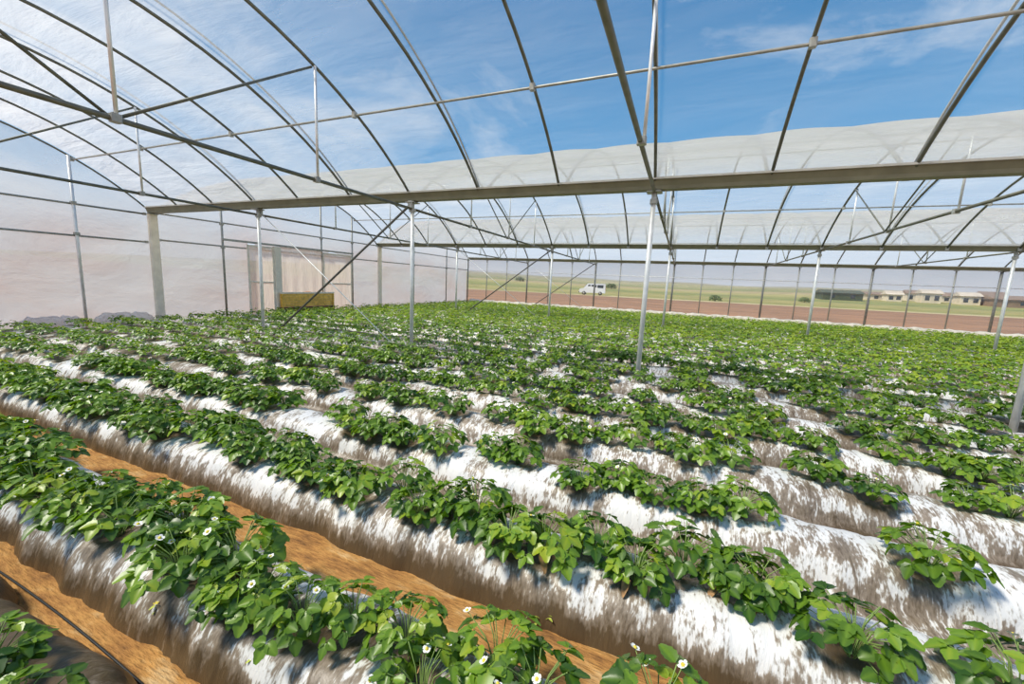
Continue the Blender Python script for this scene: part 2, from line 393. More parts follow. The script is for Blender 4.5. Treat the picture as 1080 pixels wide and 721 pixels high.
# ------------------------------------------------------------------ gutters
GN = ['near', 'middle', 'far']
def span_gutter(k):
    y = GUT[k]
    root = empty('roof_gutter', (X0, y, EAVE), ['broad olive-grey steel gutter running right across, nearest of the three', 'thin grey steel gutter second of three, between middle and far roofs', 'grey steel gutter along the top of the clear side wall'][k], 'gutter', 'roof gutters')
    ln = XEND - X0
    m = MB()
    for s in (1,):
        w, h, t = 0.11, 0.09, 0.012
        m.prism([(-w, h), (-w + 0.03, h), (-0.07, 0.0 + t), (0.07, 0.0 + t), (w - 0.03, h), (w, h), (0.075, -0.0), (0.07, -0.045), (-0.07, -0.045), (-0.075, 0.0)], 0, 0, ln)
    m.build('channel', M_GUTTER, root)
    for s in (-1, 1):
        m = MB(); m.prism([(s * 0.112, 0.075), (s * 0.135, 0.075), (s * 0.135, 0.10), (s * 0.112, 0.10)], 0, 0, ln); m.build('film_clamp_rail', M_STRAP, root)
    for i in range(3, 21, 3):
        if seen([(X(i), y, EAVE)], 40):
            m = MB(); m.box((STEP * i - 0.09, -0.085, -0.075), (STEP * i + 0.09, 0.085, -0.058), 0, 0.02); m.build('splice_plate', M_STEEL, root)
for k in range(3): span_gutter(k)

# ------------------------------------------------------------------ posts under gutters
def post(i, k):
    x, y = X(i) - (0.09 if (i, k) == (12, 0) else 0), GUT[k]
    if not seen([(x, y, z) for z in (0, 0.8, 1.6, 2.5)], 30): return
    cream = i == 0
    lab = (f'cream wrapped column in left end wall under the {GN[k]} gutter' if cream else
           f'slim bright steel post under the {GN[k]} gutter, {nth(i // 3)} one out from left end wall')
    root = empty('support_post', (x + (0.06 if cream else 0), y, SOIL), lab, 'post', 'posts under the gutters')
    h = EAVE - 0.06 - SOIL
    m = MB()
    if cream: m.box((-0.05, -0.10, -0.05), (0.06, 0.10, h), 0, 0.03)
    else: m.tube([(0, 0, -0.05), (0, 0, h)], 0.036 if k else 0.034, 12)
    m.build('shaft', M_CREAM if cream else M_POST, root)
    m = MB(); m.box((-0.10, -0.10, h - 0.012), (0.10, 0.10, h), 0, 0.02); m.build('head_plate', M_STEEL, root)
    m = MB(); m.tube([(0, 0, 0.0), (0, 0, 0.10)], 0.06, 10); m.build('foot_collar', M_SKIRT, root)
    m = MB(); m.box((-0.045, -0.05, h - 0.16), (0.045, 0.05, h - 0.10), 0, 0.012); m.build('clamp', M_STEEL, root)
for k in range(2):
    for i in range(0, 22, 3): post(i, k)
for i in range(0, 22):                                        # side wall studs at every arch
    x, y = X(i), GUT[2]
    if not seen([(x, y, z) for z in (0, 1, 2.2)], 20): continue
    big = i % 3 == 0
    root = empty('wall_post', (x, y, SOIL), f'{"stout dark" if big else "thin grey"} post of the clear side wall, {nth(i + 1)} counted from left corner', 'post', 'posts of the side wall')
    h = EAVE - 0.06 - SOIL
    m = MB(); m.tube([(0, 0, -0.05), (0, 0, h)], 0.045 if big else 0.026, 10); m.build('shaft', M_STUD if big else M_STEEL, root)
    m = MB(); m.box((-0.07, -0.07, h - 0.02), (0.07, 0.07, h), 0, 0.02); m.build('head_plate', M_STEEL, root)

# ------------------------------------------------------------------ crossed wind braces in the bay between post 1 and post 2
for k in range(3):
    for dark in (1, 0):
        a, b = ((X(6), EAVE - 0.1), (X(3) + 0.25, 0.0)) if dark else ((X(3), EAVE - 0.12), (X(6) - 0.2, 0.0))
        y = GUT[k] + (-0.05 if dark else 0.05) - (0.14 if k == 2 else 0)
        root = empty('wind_brace', (b[0], y, 0), f'{"dark" if dark else "pale thin"} slanting brace below the {GN[k]} gutter, left half, {"falling to the left" if dark else "falling to the right"}', 'brace', 'crossed braces under the gutters')
        m = MB(); m.tube([(a[0] - b[0], 0, a[1]), (0, 0, -0.15)], 0.022 if dark else 0.009, 8); m.build('rod', M_DARK if dark else M_POST, root)
        m = MB(); m.box((a[0] - b[0] - 0.05, -0.03, a[1] - 0.06), (a[0] - b[0] + 0.05, 0.03, a[1] + 0.06), 0, 0.01); m.build('end_clamp', M_STEEL, root)

# ------------------------------------------------------------------ arches
th = math.asin(HALF / RAD)
def arch_pts(off=0.0, n=29, a0=-th, a1=th, bow=0.0):
    P = []
    for i in range(n):
        a = a0 + (a1 - a0) * i / (n - 1); r = RAD + off + bow * math.cos(a / th * PI / 2)
        P.append((0, r * math.sin(a), RISE - RAD + r * math.cos(a)))
    return P
SN = ['near', 'middle', 'far']
def arch(i, k):
    pts = arch_pts()
    w = [(X(i), SPANC[k] + p[1], EAVE + p[2]) for p in pts]
    if not seen(w, 15): return
    odd = i % 2 == 1 and i > 1
    root = empty('roof_arch', (X(i), SPANC[k], EAVE), f'dark curved {"arch with pale outer strap" if odd else "roof arch"} of the {SN[k]} span, {nth(i + 1)} from left end wall', 'arch', 'roof arches')
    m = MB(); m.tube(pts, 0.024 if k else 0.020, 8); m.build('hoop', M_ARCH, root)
    if odd:
        m = MB(); m.tube(arch_pts(0.05, bow=0.13, a0=(-th if k == 0 else 0.12)), 0.013, 6); m.build('outer_strap', M_STRAP, root)
    for s in (-1, 1):
        m = MB(); m.box((-0.04, s * HALF - 0.05, -0.04), (0.04, s * HALF + 0.05, 0.05), 0, 0.012); m.build('foot_bracket', M_STEEL, root)
for k in range(3):
    for i in range(22): arch(i, k)

# ------------------------------------------------------------------ roof trusses on every third arch
def truss(i, k):
    x, c = X(i), SPANC[k]; TIE = EAVE - (0.17 if i < 9 else 0.06)
    if not seen([(x, c + d, TIE) for d in np.linspace(-HALF, HALF, 15)], 5): return
    root = empty('roof_truss', (x, c, TIE), f'roof truss with tie beam and hangers across the {SN[k]} span, {nth(i // 3)} from left end wall', 'truss', 'roof trusses')
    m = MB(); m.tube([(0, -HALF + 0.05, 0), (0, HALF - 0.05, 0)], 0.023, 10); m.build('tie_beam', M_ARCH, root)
    for d in (-2.05, 0.06, 2.05):
        zt = arch_z(abs(d), -0.02) - TIE
        m = MB(); m.tube([(0.03, d, 0.0), (0.03, d, zt)], 0.016, 8); h = m.build('hanger', M_POST, root)
        m = MB(); m.box((-0.03, d - 0.035, -0.03), (0.052, d + 0.035, 0.034), 0, 0.012); m.build('clamp', M_STEEL, h)
    for s in (-1, 1):
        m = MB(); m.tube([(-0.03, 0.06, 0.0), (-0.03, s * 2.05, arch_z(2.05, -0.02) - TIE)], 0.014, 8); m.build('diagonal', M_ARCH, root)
for k in range(3):
    for i in range(3, 22, 3): truss(i, k)

# ------------------------------------------------------------------ long purlins
for k in range(3):
    for d, nm in ((-2.72, 'near slope'), (0.0, 'ridge'), (2.72, 'far slope')):
        z = arch_z(abs(d), -0.045)
        w = [(x, SPANC[k] + d, z) for x in np.linspace(X0, XEND, 60)]
        if not seen(w, 0): continue
        m = MB(); m.tube([(0, 0, 0), (XEND - X0, 0, 0)], 0.016, 8)
        root = empty('roof_purlin', (X0, SPANC[k] + d, z), f'long thin steel purlin along the {nm} of the {SN[k]} roof span', 'purlin', 'roof purlins')
        m.build('tube', M_STEEL, root)
        for i in range(0, 22):
            if seen([(X(i), SPANC[k] + d, z)], 0) and i % 2 == 0 and k < 2:
                m = MB(); m.box((X(i) - X0 - 0.03, -0.03, -0.03), (X(i) - X0 + 0.03, 0.03, 0.045), 0, 0.01); m.build('clamp', M_STEEL, root)

# ------------------------------------------------------------------ end wall frame
XW = X0 + 0.02
def rail(z, y0, y1, label, r=0.022, mt=M_STEEL, x=XW, nm='wall_rail'):
    m = MB(); m.tube([(0, 0, 0), (0, y1 - y0, 0)], r, 8); root = empty(nm, (x, y0, z), label, 'rail', 'rails of the end wall')
    m.build('tube', mt, root)
    for q in (y0, y1):
        m = MB(); m.box((-0.03, q - y0 - 0.03, -0.03), (0.03, q - y0 + 0.03, 0.03), 0, 0.01); m.build('end_clamp', M_STEEL, root)
for (z, a, b, lab) in ((2.58, -2.1, GUT[0] - 0.14, 'upper steel rail of left end wall, in the near span'), (2.64, GUT[0] + 0.14, GUT[1] - 0.14, 'upper steel rail of left end wall, in the middle span above the door'),
                       (2.6, GUT[1] + 0.14, GUT[2] - 0.1, 'upper steel rail of left end wall, in the far span'),
                       (1.9, -2.1, GUT[0] - 0.14, 'lower steel rail of left end wall, in the near span'), (1.98, GUT[0] + 0.14, GUT[1] - 0.14, 'lower steel rail of left end wall, just below the door track'),
                       (1.98, GUT[1] + 0.14, GUT[2] - 0.1, 'lower steel rail of left end wall, in the far span')):
    rail(z, a, b, lab)
m = MB(); m.tube([(0, 0, 0), (XEND - X0 - 0.3, 0, 0)], 0.014, 8)
root = empty('wall_rail', (X0 + 0.2, GUT[2] - 0.03, 1.95), 'thin pale rail running along the clear side wall', 'rail'); m.build('tube', M_POST, root)
def stud(y, k, lab, top=None, mt=M_STEEL):
    t = top or arch_z(abs(y - SPANC[k]), -0.02)
    root = empty('wall_post', (XW + 0.03, y, SOIL), lab, 'post', 'posts of the end wall')
    m = MB(); m.tube([(0, 0, -0.05), (0, 0, t - SOIL)], 0.03, 10); m.build('shaft', mt, root)
    for z in (1.94, 2.6):
        m = MB(); m.box((-0.045, -0.045, z - SOIL - 0.03), (0.045, 0.045, z - SOIL + 0.03), 0, 0.01); m.build('clamp', M_STEEL, root)
stud(4.52, 0, 'steel post of left end wall in the near span, left of the cream column', mt=M_POST)
stud(7.58, 1, 'steel post of left end wall between the cream column and the door')
stud(11.05, 1, 'steel post of left end wall at the right edge of the door opening')
stud(12.55, 1, 'steel post of left end wall holding the right end of the door track')
stud(16.6, 2, 'left steel post of the end wall in the far span')
stud(19.6, 2, 'right steel post of the end wall in the far span')

# sliding door
dr = bpy.data.objects.new('door_1', None); C.objects.link(dr); dr.location = (XW + 0.06, 7.55, SOIL); tag(dr, kind='structure')
m = MB(); m.box((-0.03, 0.0, 2.34), (0.04, 5.0, 2.40), 0, 0.01); m.build('door_track', M_STEEL, dr)
def leaf(y0, y1, label=None):
    root = bpy.data.objects.new('door_leaf', None); C.objects.link(root); root.parent = dr; root.location = (0.02, y0, 0.1)
    w = y1 - y0; h = 2.2
    for a, b, nm in (((-0.02, 0, 0), (0.02, 0.05, h), 'stile'), ((-0.02, w - 0.05, 0), (0.02, w, h), 'stile'), ((-0.018, 0.05, 0), (0.018, w - 0.05, 0.05), 'bottom_bar'), ((-0.018, 0.05, h - 0.05), (0.018, w - 0.05, h), 'top_bar'), ((-0.015, 0.05, 1.05), (0.015, w - 0.05, 1.09), 'middle_bar')):
        m = MB(); m.box(a, b, 0, 0.006); m.build(nm, M_CREAM, root)
    yy = np.linspace(0.05, w - 0.05, 12); zz = np.linspace(0.05, h - 0.05, 16); A, B = np.meshgrid(yy, zz, indexing='ij')
    v = np.stack([(0.012 * (vnoise(A * 4, B * 2, 7) - 0.5) + 0.004).ravel(), A.ravel(), B.ravel()], 1)
    obj('film_panel', np_mesh('film_panel', v, grid_faces(12, 16), M_DOORF), root)
leaf(0.70, 1.56); leaf(3.5, 4.9)
m = MB(); m.box((-0.03, 1.56, 0), (0.08, 1.80, 2.32), 0, 0.02); m.build('door_jamb', M_CREAM, dr)
yy = np.linspace(1.8, 3.5, 26); zz = np.linspace(0.8, 2.34, 16); A, B = np.meshgrid(yy, zz, indexing='ij')
v = np.stack([(0.03 * np.sin(A * 16) * (2.4 - B) / 2 + 0.0).ravel(), A.ravel(), (B + 0.05 * np.sin(A * 5) * (2.34 - B)).ravel()], 1)
obj('door_curtain', np_mesh('door_curtain', v, grid_faces(26, 16), M_DOORF), dr)

root = empty('timber_barrier', (XW + 0.2, 10.3, SOIL), 'low yellow timber barrier standing across the door opening', 'barrier')
m = MB()
for j in range(5): m.box((-0.018, -1.1, 0.36 + j * 0.09), (0.018, 1.1, 0.36 + j * 0.09 + 0.084), 0, 0.004)
m.build('board_panel', M_YELLOW, root)
m = MB(); m.box((-0.03, -1.12, 0.80), (0.03, 1.12, 0.85), 0, 0.006); m.build('top_rail', M_CREAM, root)
m = MB(); m.box((-0.05, -1.12, 0.0), (0.05, 1.12, 0.35), 0, 0.01); m.build('sill_beam', M_DKWOOD, root)
for q in (-1.08, 1.02):
    m = MB(); m.box((0.018, q, 0.2), (0.06, q + 0.06, 0.8), 0, 0.006); m.build('upright', M_YELLOW, root)

# crumpled film lying at the foot of the end wall
def roll(y0, y1, label, h, seed):
    n, k = 40, 12; v = []
    for i in range(n):
        t = i / (n - 1); e = min(1, 6 * t, 6 * (1 - t)) ** 0.5
        for j in range(k):
            a = 2 * PI * j / k; r = 1 + 0.35 * (vnoise(np.array([i * 0.5]), np.array([j * 1.1 + 0.0]), seed)[0] - 0.5)
            v.append((0.10 * e * r * math.cos(a), (y1 - y0) * t, 0.5 * h + 0.5 * h * e * r * math.sin(a)))
    m = MB(); m.add(v, [(i * k + j, i * k + (j + 1) % k, (i + 1) * k + (j + 1) % k, (i + 1) * k + j) for i in range(n - 1) for j in range(k)] + [tuple(range(k - 1, -1, -1)), tuple(range((n - 1) * k, n * k))], 0, True)
    o = m.build('film_roll', M_ROLL); o.location = (X0 + 0.14, y0, SOIL + 0.01); tag(o, label, 'film roll', 'crumpled film along the end wall')
M_ROLL = film('crumpled_white_film', 0.9, 0.1, 1, (0.95, 0.93, 0.92), (3, 3, 3), 0.05, 0.6)
roll(3.45, 4.46, 'crumpled white film lying at end wall foot left of the steel post', 0.34, 21)
roll(4.60, 5.75, 'crumpled white film lying at end wall foot between steel post and cream column', 0.36, 22)

# ------------------------------------------------------------------ planting positions
NB = 28
BEDS = [BED0 + PITCH * b for b in range(NB)]; BEDS[0] = 0.36; BEDS[1] = 0.985
XB0, XB1 = X0 + 0.75, XEND - 0.2
plants = []                                                    # (bed, x, y, size)
for b, y in enumerate(BEDS):
    x = XB0 + 0.15
    while x < XB1 - 0.1:
        left = np.clip((1.0 - x) / 8.0, 0, 1)                  # denser towards the end wall, gaps to the right
        gap = 0.175 + 0.075 * (1 - left)
        if b in (1, 2): gap = (0.125 if b == 1 else 0.15) + 0.05 * (1 - left)
        if b >= 9: gap = 0.21
        keep = random.random() > (0.03 if b == 1 else 0.03 + 0.15 * (1 - left) if b < 9 else 0.02)
        if keep:
            s = random.uniform(0.84, 1.16) * (0.86 if b < 9 else 1.0)
            plants.append((b, x + random.uniform(-0.04, 0.04), y + random.choice((-1, 1)) * random.uniform(0.03, 0.125 if b <= 2 else 0.10) - (0.035 if b == 1 else 0), s))
        x += gap * random.uniform(0.8, 1.2)
# the corner bed shows one plant only
plants = [p for p in plants if p[0] != 0]
plants += [(0, -1.85, 0.37, 0.72), (0, -1.5, 0.28, 0.9), (0, -1.15, 0.32, 0.9)]

# ------------------------------------------------------------------ mulched beds
PR = [(0.255, SOIL - 0.03), (0.248, -0.185), (0.238, -0.15), (0.225, -0.115), (0.21, -0.08), (0.19, -0.045), (0.165, -0.015), (0.13, 0.005), (0.09, 0.016), (0.045, 0.022), (0.0, 0.024)]
PRF = [(-a, z) for a, z in PR] + [(a, z) for a, z in PR[-2::-1]]
def bed(b):
    y = BEDS[b]; near = b <= 6
    dx = 0.03 if b <= 3 else 0.05 if b <= 8 else 0.12
    xs = np.arange(XB0, XB1, dx); nv = len(PRF)
    pa = np.array(PRF)
    if b >= 2:                                                  # the film runs on across the furrow
        if b > 2: pa[0] = (-PITCH / 2 + 0.004, SOIL + 0.03); pa[1] = (-0.30, SOIL + 0.03)
        pa[-1] = (PITCH / 2 - 0.004, SOIL + 0.03); pa[-2] = (0.30, SOIL + 0.03)
    XX = np.repeat(xs[:, None], nv, 1); A = np.repeat(pa[None, :, 0], len(xs), 0); Z = np.repeat(pa[None, :, 1], len(xs), 0)
    side = np.clip(np.abs(A) / 0.25, 0, 1)
    wr = (vnoise(XX * 14 + 3 * A, A * 5 + b * 7, 31) - 0.5) * 0.022 + (vnoise(XX * 32 + A * 9, A * 9 + b, 32) - 0.5) * 0.012
    lump = (vnoise(XX * 2.2, A * 4 + b * 3, 33) - 0.5) * 0.05
    sgn = np.sign(A)
    Y = y + A + sgn * (wr + lump * 0.6) * side * (Z > SOIL) + 0.035 * (vnoise(XX * 0.8, XX * 0 + b, 35) - 0.5) + sgn * 0.03 * (vnoise(XX * 4.5, sgn * 3 + b * 2.0, 39) - 0.5) * side
    Zn = Z + (wr * 0.7 + lump * 0.7) * (1 - 0.55 * side)
    Zn = np.where(Z <= SOIL, Z, np.maximum(Zn, SOIL + 0.01))
    dirt_shade = np.clip((-0.07 - Z) / 0.1, 0, 1) * (0.85 if b <= 2 else 0.42) * (0.6 + 0.8 * vnoise(XX * 1.5, A * 2 + b, 36)) + 0.35 * np.clip(vnoise(XX * 1.1, A * 6 + b * 5, 37) - 0.5, 0, 1) + 0.06
    if b == 0: dirt_shade += 0.75  # soil cover plus the shade on the corner bed, both painted into its colour
    if b >= 4: dirt_shade += 0.08
    for (pb, pxx, py, s) in plants:
        if pb != b: continue
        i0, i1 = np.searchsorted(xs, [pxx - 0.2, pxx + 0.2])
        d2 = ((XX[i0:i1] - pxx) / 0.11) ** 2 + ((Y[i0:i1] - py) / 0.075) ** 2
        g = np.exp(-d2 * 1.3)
        dirt_shade[i0:i1] += 1.0 * g; Zn[i0:i1] -= 0.03 * g
    v = np.stack([XX.ravel(), Y.ravel(), Zn.ravel()], 1)
    me = np_mesh('mulched_bed', v, grid_faces(len(xs), nv), M_MULCH, True, {'dirt_shade': dirt_shade.ravel()})
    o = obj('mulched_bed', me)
    lab = {0: 'shaded, soiled brown planting bed in the bottom left corner', 1: 'nearest full planting bed under silver film, between the two orange paths', 2: 'planting bed under white film just beyond the longer orange path'}.get(b, f'long low planting bed under pale film, {nth(b)} beyond the corner bed')
    tag(o, lab, 'planting bed', 'film covered planting beds')
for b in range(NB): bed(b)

# ------------------------------------------------------------------ strawberry plants
def leaflet(L, W, nu=7, nv=5, curl=0.5, fold=0.3, teeth=True):
    """blade along +X from the origin, face up; returns verts, quads"""
    V = []
    for i in range(nu):
        u = i / (nu - 1)
        w = W * 0.5 * (math.sin(PI * u ** 0.82) ** 0.55 if 0 < u < 1 else 0.06)
        if u == 1: w = W * 0.13
        if teeth and 0 < i < nu - 1: w *= 1.07 if i % 2 else 0.92
        for j in range(nv):
            s = -1 + 2 * j / (nv - 1)
            xx = L * u - (L * 0.05 * abs(s) if 0 < u < 1 else 0)
            zz = abs(s) ** 1.3 * w * fold * 2 - curl * L * u * u * 0.5 + 0.012 * L * math.sin(8 * u) * abs(s)
            V.append((xx, s * w, zz))
    F = [(i * nv + j, (i + 1) * nv + j, (i + 1) * nv + j + 1, i * nv + j + 1) for i in range(nu - 1) for j in range(nv - 1)]
    return np.array(V), np.array(F)
def rotz(a): c, s = math.cos(a), math.sin(a); return np.array([[c, -s, 0], [s, c, 0], [0, 0, 1.0]])
def roty(a): c, s = math.cos(a), math.sin(a); return np.array([[c, 0, s], [0, 1, 0], [-s, 0, c]])
def rotx(a): c, s = math.cos(a), math.sin(a); return np.array([[1, 0, 0], [0, c, -s], [0, s, c]])

def plant_geo(R, nleaf, lod):
    """leaf arrays (v, f, tint) and stalk polylines"""
    nu, nv = (9, 5) if lod == 0 else (3, 3)
    LV, LF, LT, stalks, n = [], [], [], [], 0
    for i in range(nleaf):
        az = 2.399963 * i + R.uniform(-0.4, 0.4); t = i / max(1, nleaf - 1)
        reach = (0.05 + 0.125 * (0.3 + 0.7 * t)) * R.uniform(0.8, 1.15); hgt = (0.175 - 0.085 * t) * R.uniform(0.75, 1.15)
        tip = np.array([math.cos(az) * reach, math.sin(az) * reach, hgt]); base = np.array([math.cos(az) * 0.012, math.sin(az) * 0.012, -0.02])
        mid = np.array([tip[0] * 0.42, tip[1] * 0.42, hgt * 0.68])
        stalks.append([base, mid, tip])
        tint = np.clip(R.gauss(0.42, 0.22) - 0.15 * t + (0.25 if i < 3 else 0), 0, 1)
        tilt = R.uniform(-0.15, 0.25) + 0.45 * t; rollr = R.uniform(-0.35, 0.35); twist = R.uniform(-0.3, 0.3)
        L = R.uniform(0.052, 0.074) * (0.85 if i < 3 else 1)
        for k, (da, sc) in enumerate(((0, 1.08), (1.25, 0.94), (-1.25, 0.94))):
            v, f = leaflet(L * sc, L * sc * 0.80, nu, nv, R.uniform(0.1, 0.6), R.uniform(0.08, 0.26), lod == 0)
            v[:, 0] += 0.006
            v = v @ rotx(R.uniform(-0.25, 0.25)).T @ roty(R.uniform(-0.05, 0.25)).T @ rotz(da).T
            v = v @ rotx(rollr).T @ roty(tilt).T @ rotz(az + twist).T + tip
            LV.append(v); LF.append(f + n); n += len(v); rib = np.tile(np.array([-0.05, -0.02, 0.17, -0.02, -0.05] if lod == 0 else [-0.03, 0.1, -0.03]), nu); LT.append(np.clip(tint + R.uniform(-0.06, 0.06) + rib, 0, 1))
    return np.concatenate(LV), np.concatenate(LF), np.concatenate(LT), stalks

def flower_mesh():
    m = MB()
    for k in range(5):
        a = 2 * PI * k / 5; c, s = math.cos(a), math.sin(a)
        pts = [(0.003, 0, 0), (0.008, -0.0065, 0.001), (0.0135, -0.006, 0.003), (0.0155, 0, 0.004), (0.0135, 0.006, 0.003), (0.008, 0.0065, 0.001)]
        m.add([(x * c - y * s, x * s + y * c, z) for x, y, z in pts], [(0, 1, 2, 3, 4, 5)], 0, True)
    m.add([(0.006 * math.cos(t) * q, 0.006 * math.sin(t) * q, z) for z, q in ((0.001, 1.0), (0.005, 0.75)) for t in np.linspace(0, 2 * PI, 9)[:-1]] + [(0, 0, 0.0065)],
          [(k, (k + 1) % 8, 8 + (k + 1) % 8, 8 + k) for k in range(8)] + [(8 + k, 8 + (k + 1) % 8, 16) for k in range(8)], 1, True)
    o = m.build('flower', [M_PETAL, M_EYE]); me = o.data; bpy.data.objects.remove(o); return me
FLOWER = flower_mesh()

NV = 9
variants = []
for q in range(NV):
    R = random.Random(100 + q)
    v, f, t, st = plant_geo(R, 25 + (q % 3) * 4, 0)
    fol = np_mesh('foliage', v, f, M_LEAF, True, {'tint': t})
    m = MB()
    for s in st: m.tube(s, 0.0022, 5, 0, False)
    fl_pts = []
    for k in range(4):
        a = R.uniform(0, 2 * PI); r = R.uniform(0.05, 0.17); h = R.uniform(0.14, 0.2)
        if k >= 2: r = R.uniform(0.15, 0.21); h = R.uniform(0.07, 0.14)
        fl_pts.append((math.cos(a) * r, math.sin(a) * r, h))
        m.tube([(0, 0, 0), (math.cos(a) * r * 0.4, math.sin(a) * r * 0.4, h * 0.75), (math.cos(a) * r, math.sin(a) * r, h - 0.001)], 0.0016, 5, 0, False)
    o = m.build('leaf_stalks', M_STALK); stk = o.data; bpy.data.objects.remove(o)
    DV, DF, n = [], [], 0
    for k in range(1):
        lv, lf = leaflet(R.uniform(0.06, 0.085), 0.045, 5, 3, 1.2, 0.5, False); a = R.uniform(0, 2 * PI); rr = R.uniform(0.05, 0.13)
        lv = lv @ roty(0.1).T @ rotz(a + R.uniform(-1, 1)).T + np.array([math.cos(a) * rr, math.sin(a) * rr, 0.035]); DV.append(lv); DF.append(lf + n); n += len(lv)
    dry = np_mesh('withered_leaf', np.concatenate(DV), np.concatenate(DF), M_DRY)
    variants.append((fol, stk, fl_pts, dry))

def dist(p): return math.sqrt(p[1] ** 2 + p[2] ** 2 + (CAMH - 0.1) ** 2)
shown = sorted([p for p in plants if seen([(p[1], p[2], 0.1)], 60 if p[0] > 2 else 130)], key=dist)
near, far = shown[:300], shown[300:]
BEDN = {0: 'the bottom left corner bed', 1: 'the bed between the orange paths', 2: 'the bed beyond the longer orange path'}
cnt = {}
order = {}
for b in range(NB):
    for r, p in enumerate(sorted([p for p in near if p[0] == b], key=lambda p: p[1])): order[p] = r + 1
for idx, p in enumerate(near):
    b, x, y, s = p
    R = random.Random(idx * 7 + 3)
    q = R.randrange(NV); fol, stk, fp, dry = variants[q]
    nfl = R.choice((0, 1, 2, 3, 4)) if b == 1 else R.choice((0, 0, 1, 2)) if b == 2 else R.choice((0, 0, 1, 2))
    if b == 0: nfl = 0
    look = ('flowering' if nfl >= 2 else 'green') if True else ''
    size = 'large' if s > 0.93 else 'small' if s < 0.80 else 'leafy'
    o = empty('strawberry_plant', (x, y, 0.012), f'{size} {look} strawberry plant, {nth(order[p])} from the left in {BEDN.get(b, "the " + nth(b) + " bed past the corner bed")}', 'strawberry plant', 'strawberry plants in the near beds', R.uniform(0, 2 * PI))
    o.scale = (s, s, s)
    obj('foliage', fol, o); obj('leaf_stalks', stk, o)
    for k in range(nfl):
        fo = obj('flower', FLOWER, o); fo.location = fp[k]; fo.rotation_euler = (R.uniform(-0.6, 0.6), R.uniform(-0.6, 0.6), R.uniform(0, 6)); fo.scale = (1.15,) * 3
    if b in (1, 2, 3) and R.random() < 0.3: obj('withered_leaf', dry, o)

# farther plants: one mass, lighter meshes
lods = [plant_geo(random.Random(300 + q), 13, 1)[:3] for q in range(8)]
FV, FF, FT, n = [], [], [], 0
for (b, x, y, s) in far:
    v, f, t = lods[random.randrange(8)]
    s2 = s * 1.08
    v = v @ rotz(random.uniform(0, 2 * PI)).T * np.array([s2, s2, s2 * 1.0]) + np.array([x, y, 0.012])
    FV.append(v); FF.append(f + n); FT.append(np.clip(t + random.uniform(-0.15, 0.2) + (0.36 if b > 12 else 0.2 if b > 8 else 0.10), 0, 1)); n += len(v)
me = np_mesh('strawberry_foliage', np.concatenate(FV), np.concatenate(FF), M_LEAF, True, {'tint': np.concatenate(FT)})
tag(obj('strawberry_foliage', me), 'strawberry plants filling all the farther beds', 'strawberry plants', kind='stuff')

# ------------------------------------------------------------------ small weeds on the bed flanks, drip hose
def weed(x, y, z, label, seed, fl=True):
    R = random.Random(seed); root = empty('weed', (x, y, z), label, 'weed', 'small weeds')
    m = MB(); mf = MB()
    for k in range(9):
        a = R.uniform(0, 6.28); r = R.uniform(0.01, 0.035); h = R.uniform(0.02, 0.06)
        m.tube([(0, 0, -0.01), (math.cos(a) * r * 0.5, math.sin(a) * r * 0.5, h * 0.7), (math.cos(a) * r, math.sin(a) * r, h)], 0.0012, 4)
        lv, lf = leaflet(0.022, 0.012, 4, 3, 0.5, 0.2, False); lv = lv @ rotz(a).T + np.array([math.cos(a) * r, math.sin(a) * r, h])
        m.add(lv, [tuple(q) for q in lf], 0, True)
        if fl and k % 2: 
            for t in range(5):
                b2 = t * 2 * PI / 5; c = np.array([math.cos(a) * r * 0.9, math.sin(a) * r * 0.9, h + 0.008])
                mf.add([c, c + (0.008 * math.cos(b2 - 0.4), 0.008 * math.sin(b2 - 0.4), 0.002), c + (0.011 * math.cos(b2), 0.011 * math.sin(b2), 0.003), c + (0.008 * math.cos(b2 + 0.4), 0.008 * math.sin(b2 + 0.4), 0.002)], [(0, 1, 2, 3)], 0)
    m.build('leaves', M_WEED, root)
    if fl: mf.build('flower_heads', M_WFLOW, root)
weed(-1.84, 0.795, -0.13, 'small yellow weed on the near flank of the nearest full bed, leftmost', 1)
weed(-1.25, 0.80, -0.10, 'small yellow weed on near flank of nearest full bed, nearer the frame bottom', 2)
weed(-1.45, 1.25, -0.195, 'tiny green weed at the left along the far edge of the orange path', 4, False)
weed(-0.42, 1.50, -0.195, 'tiny green weed at the far edge of the orange path, right', 5, False)

m = MB(); R = random.Random(5)
pts = [(x, 0.628 + 0.02 * math.sin(x * 1.9), SOIL + 0.022 + 0.006 * math.sin(x * 3)) for x in np.arange(-6, 0.6, 0.12)]
m.tube(pts, 0.0045, 8); h = m.build('drip_hose', M_HOSE); tag(h, 'thin black drip hose lying along the orange path in the bottom left', 'hose')

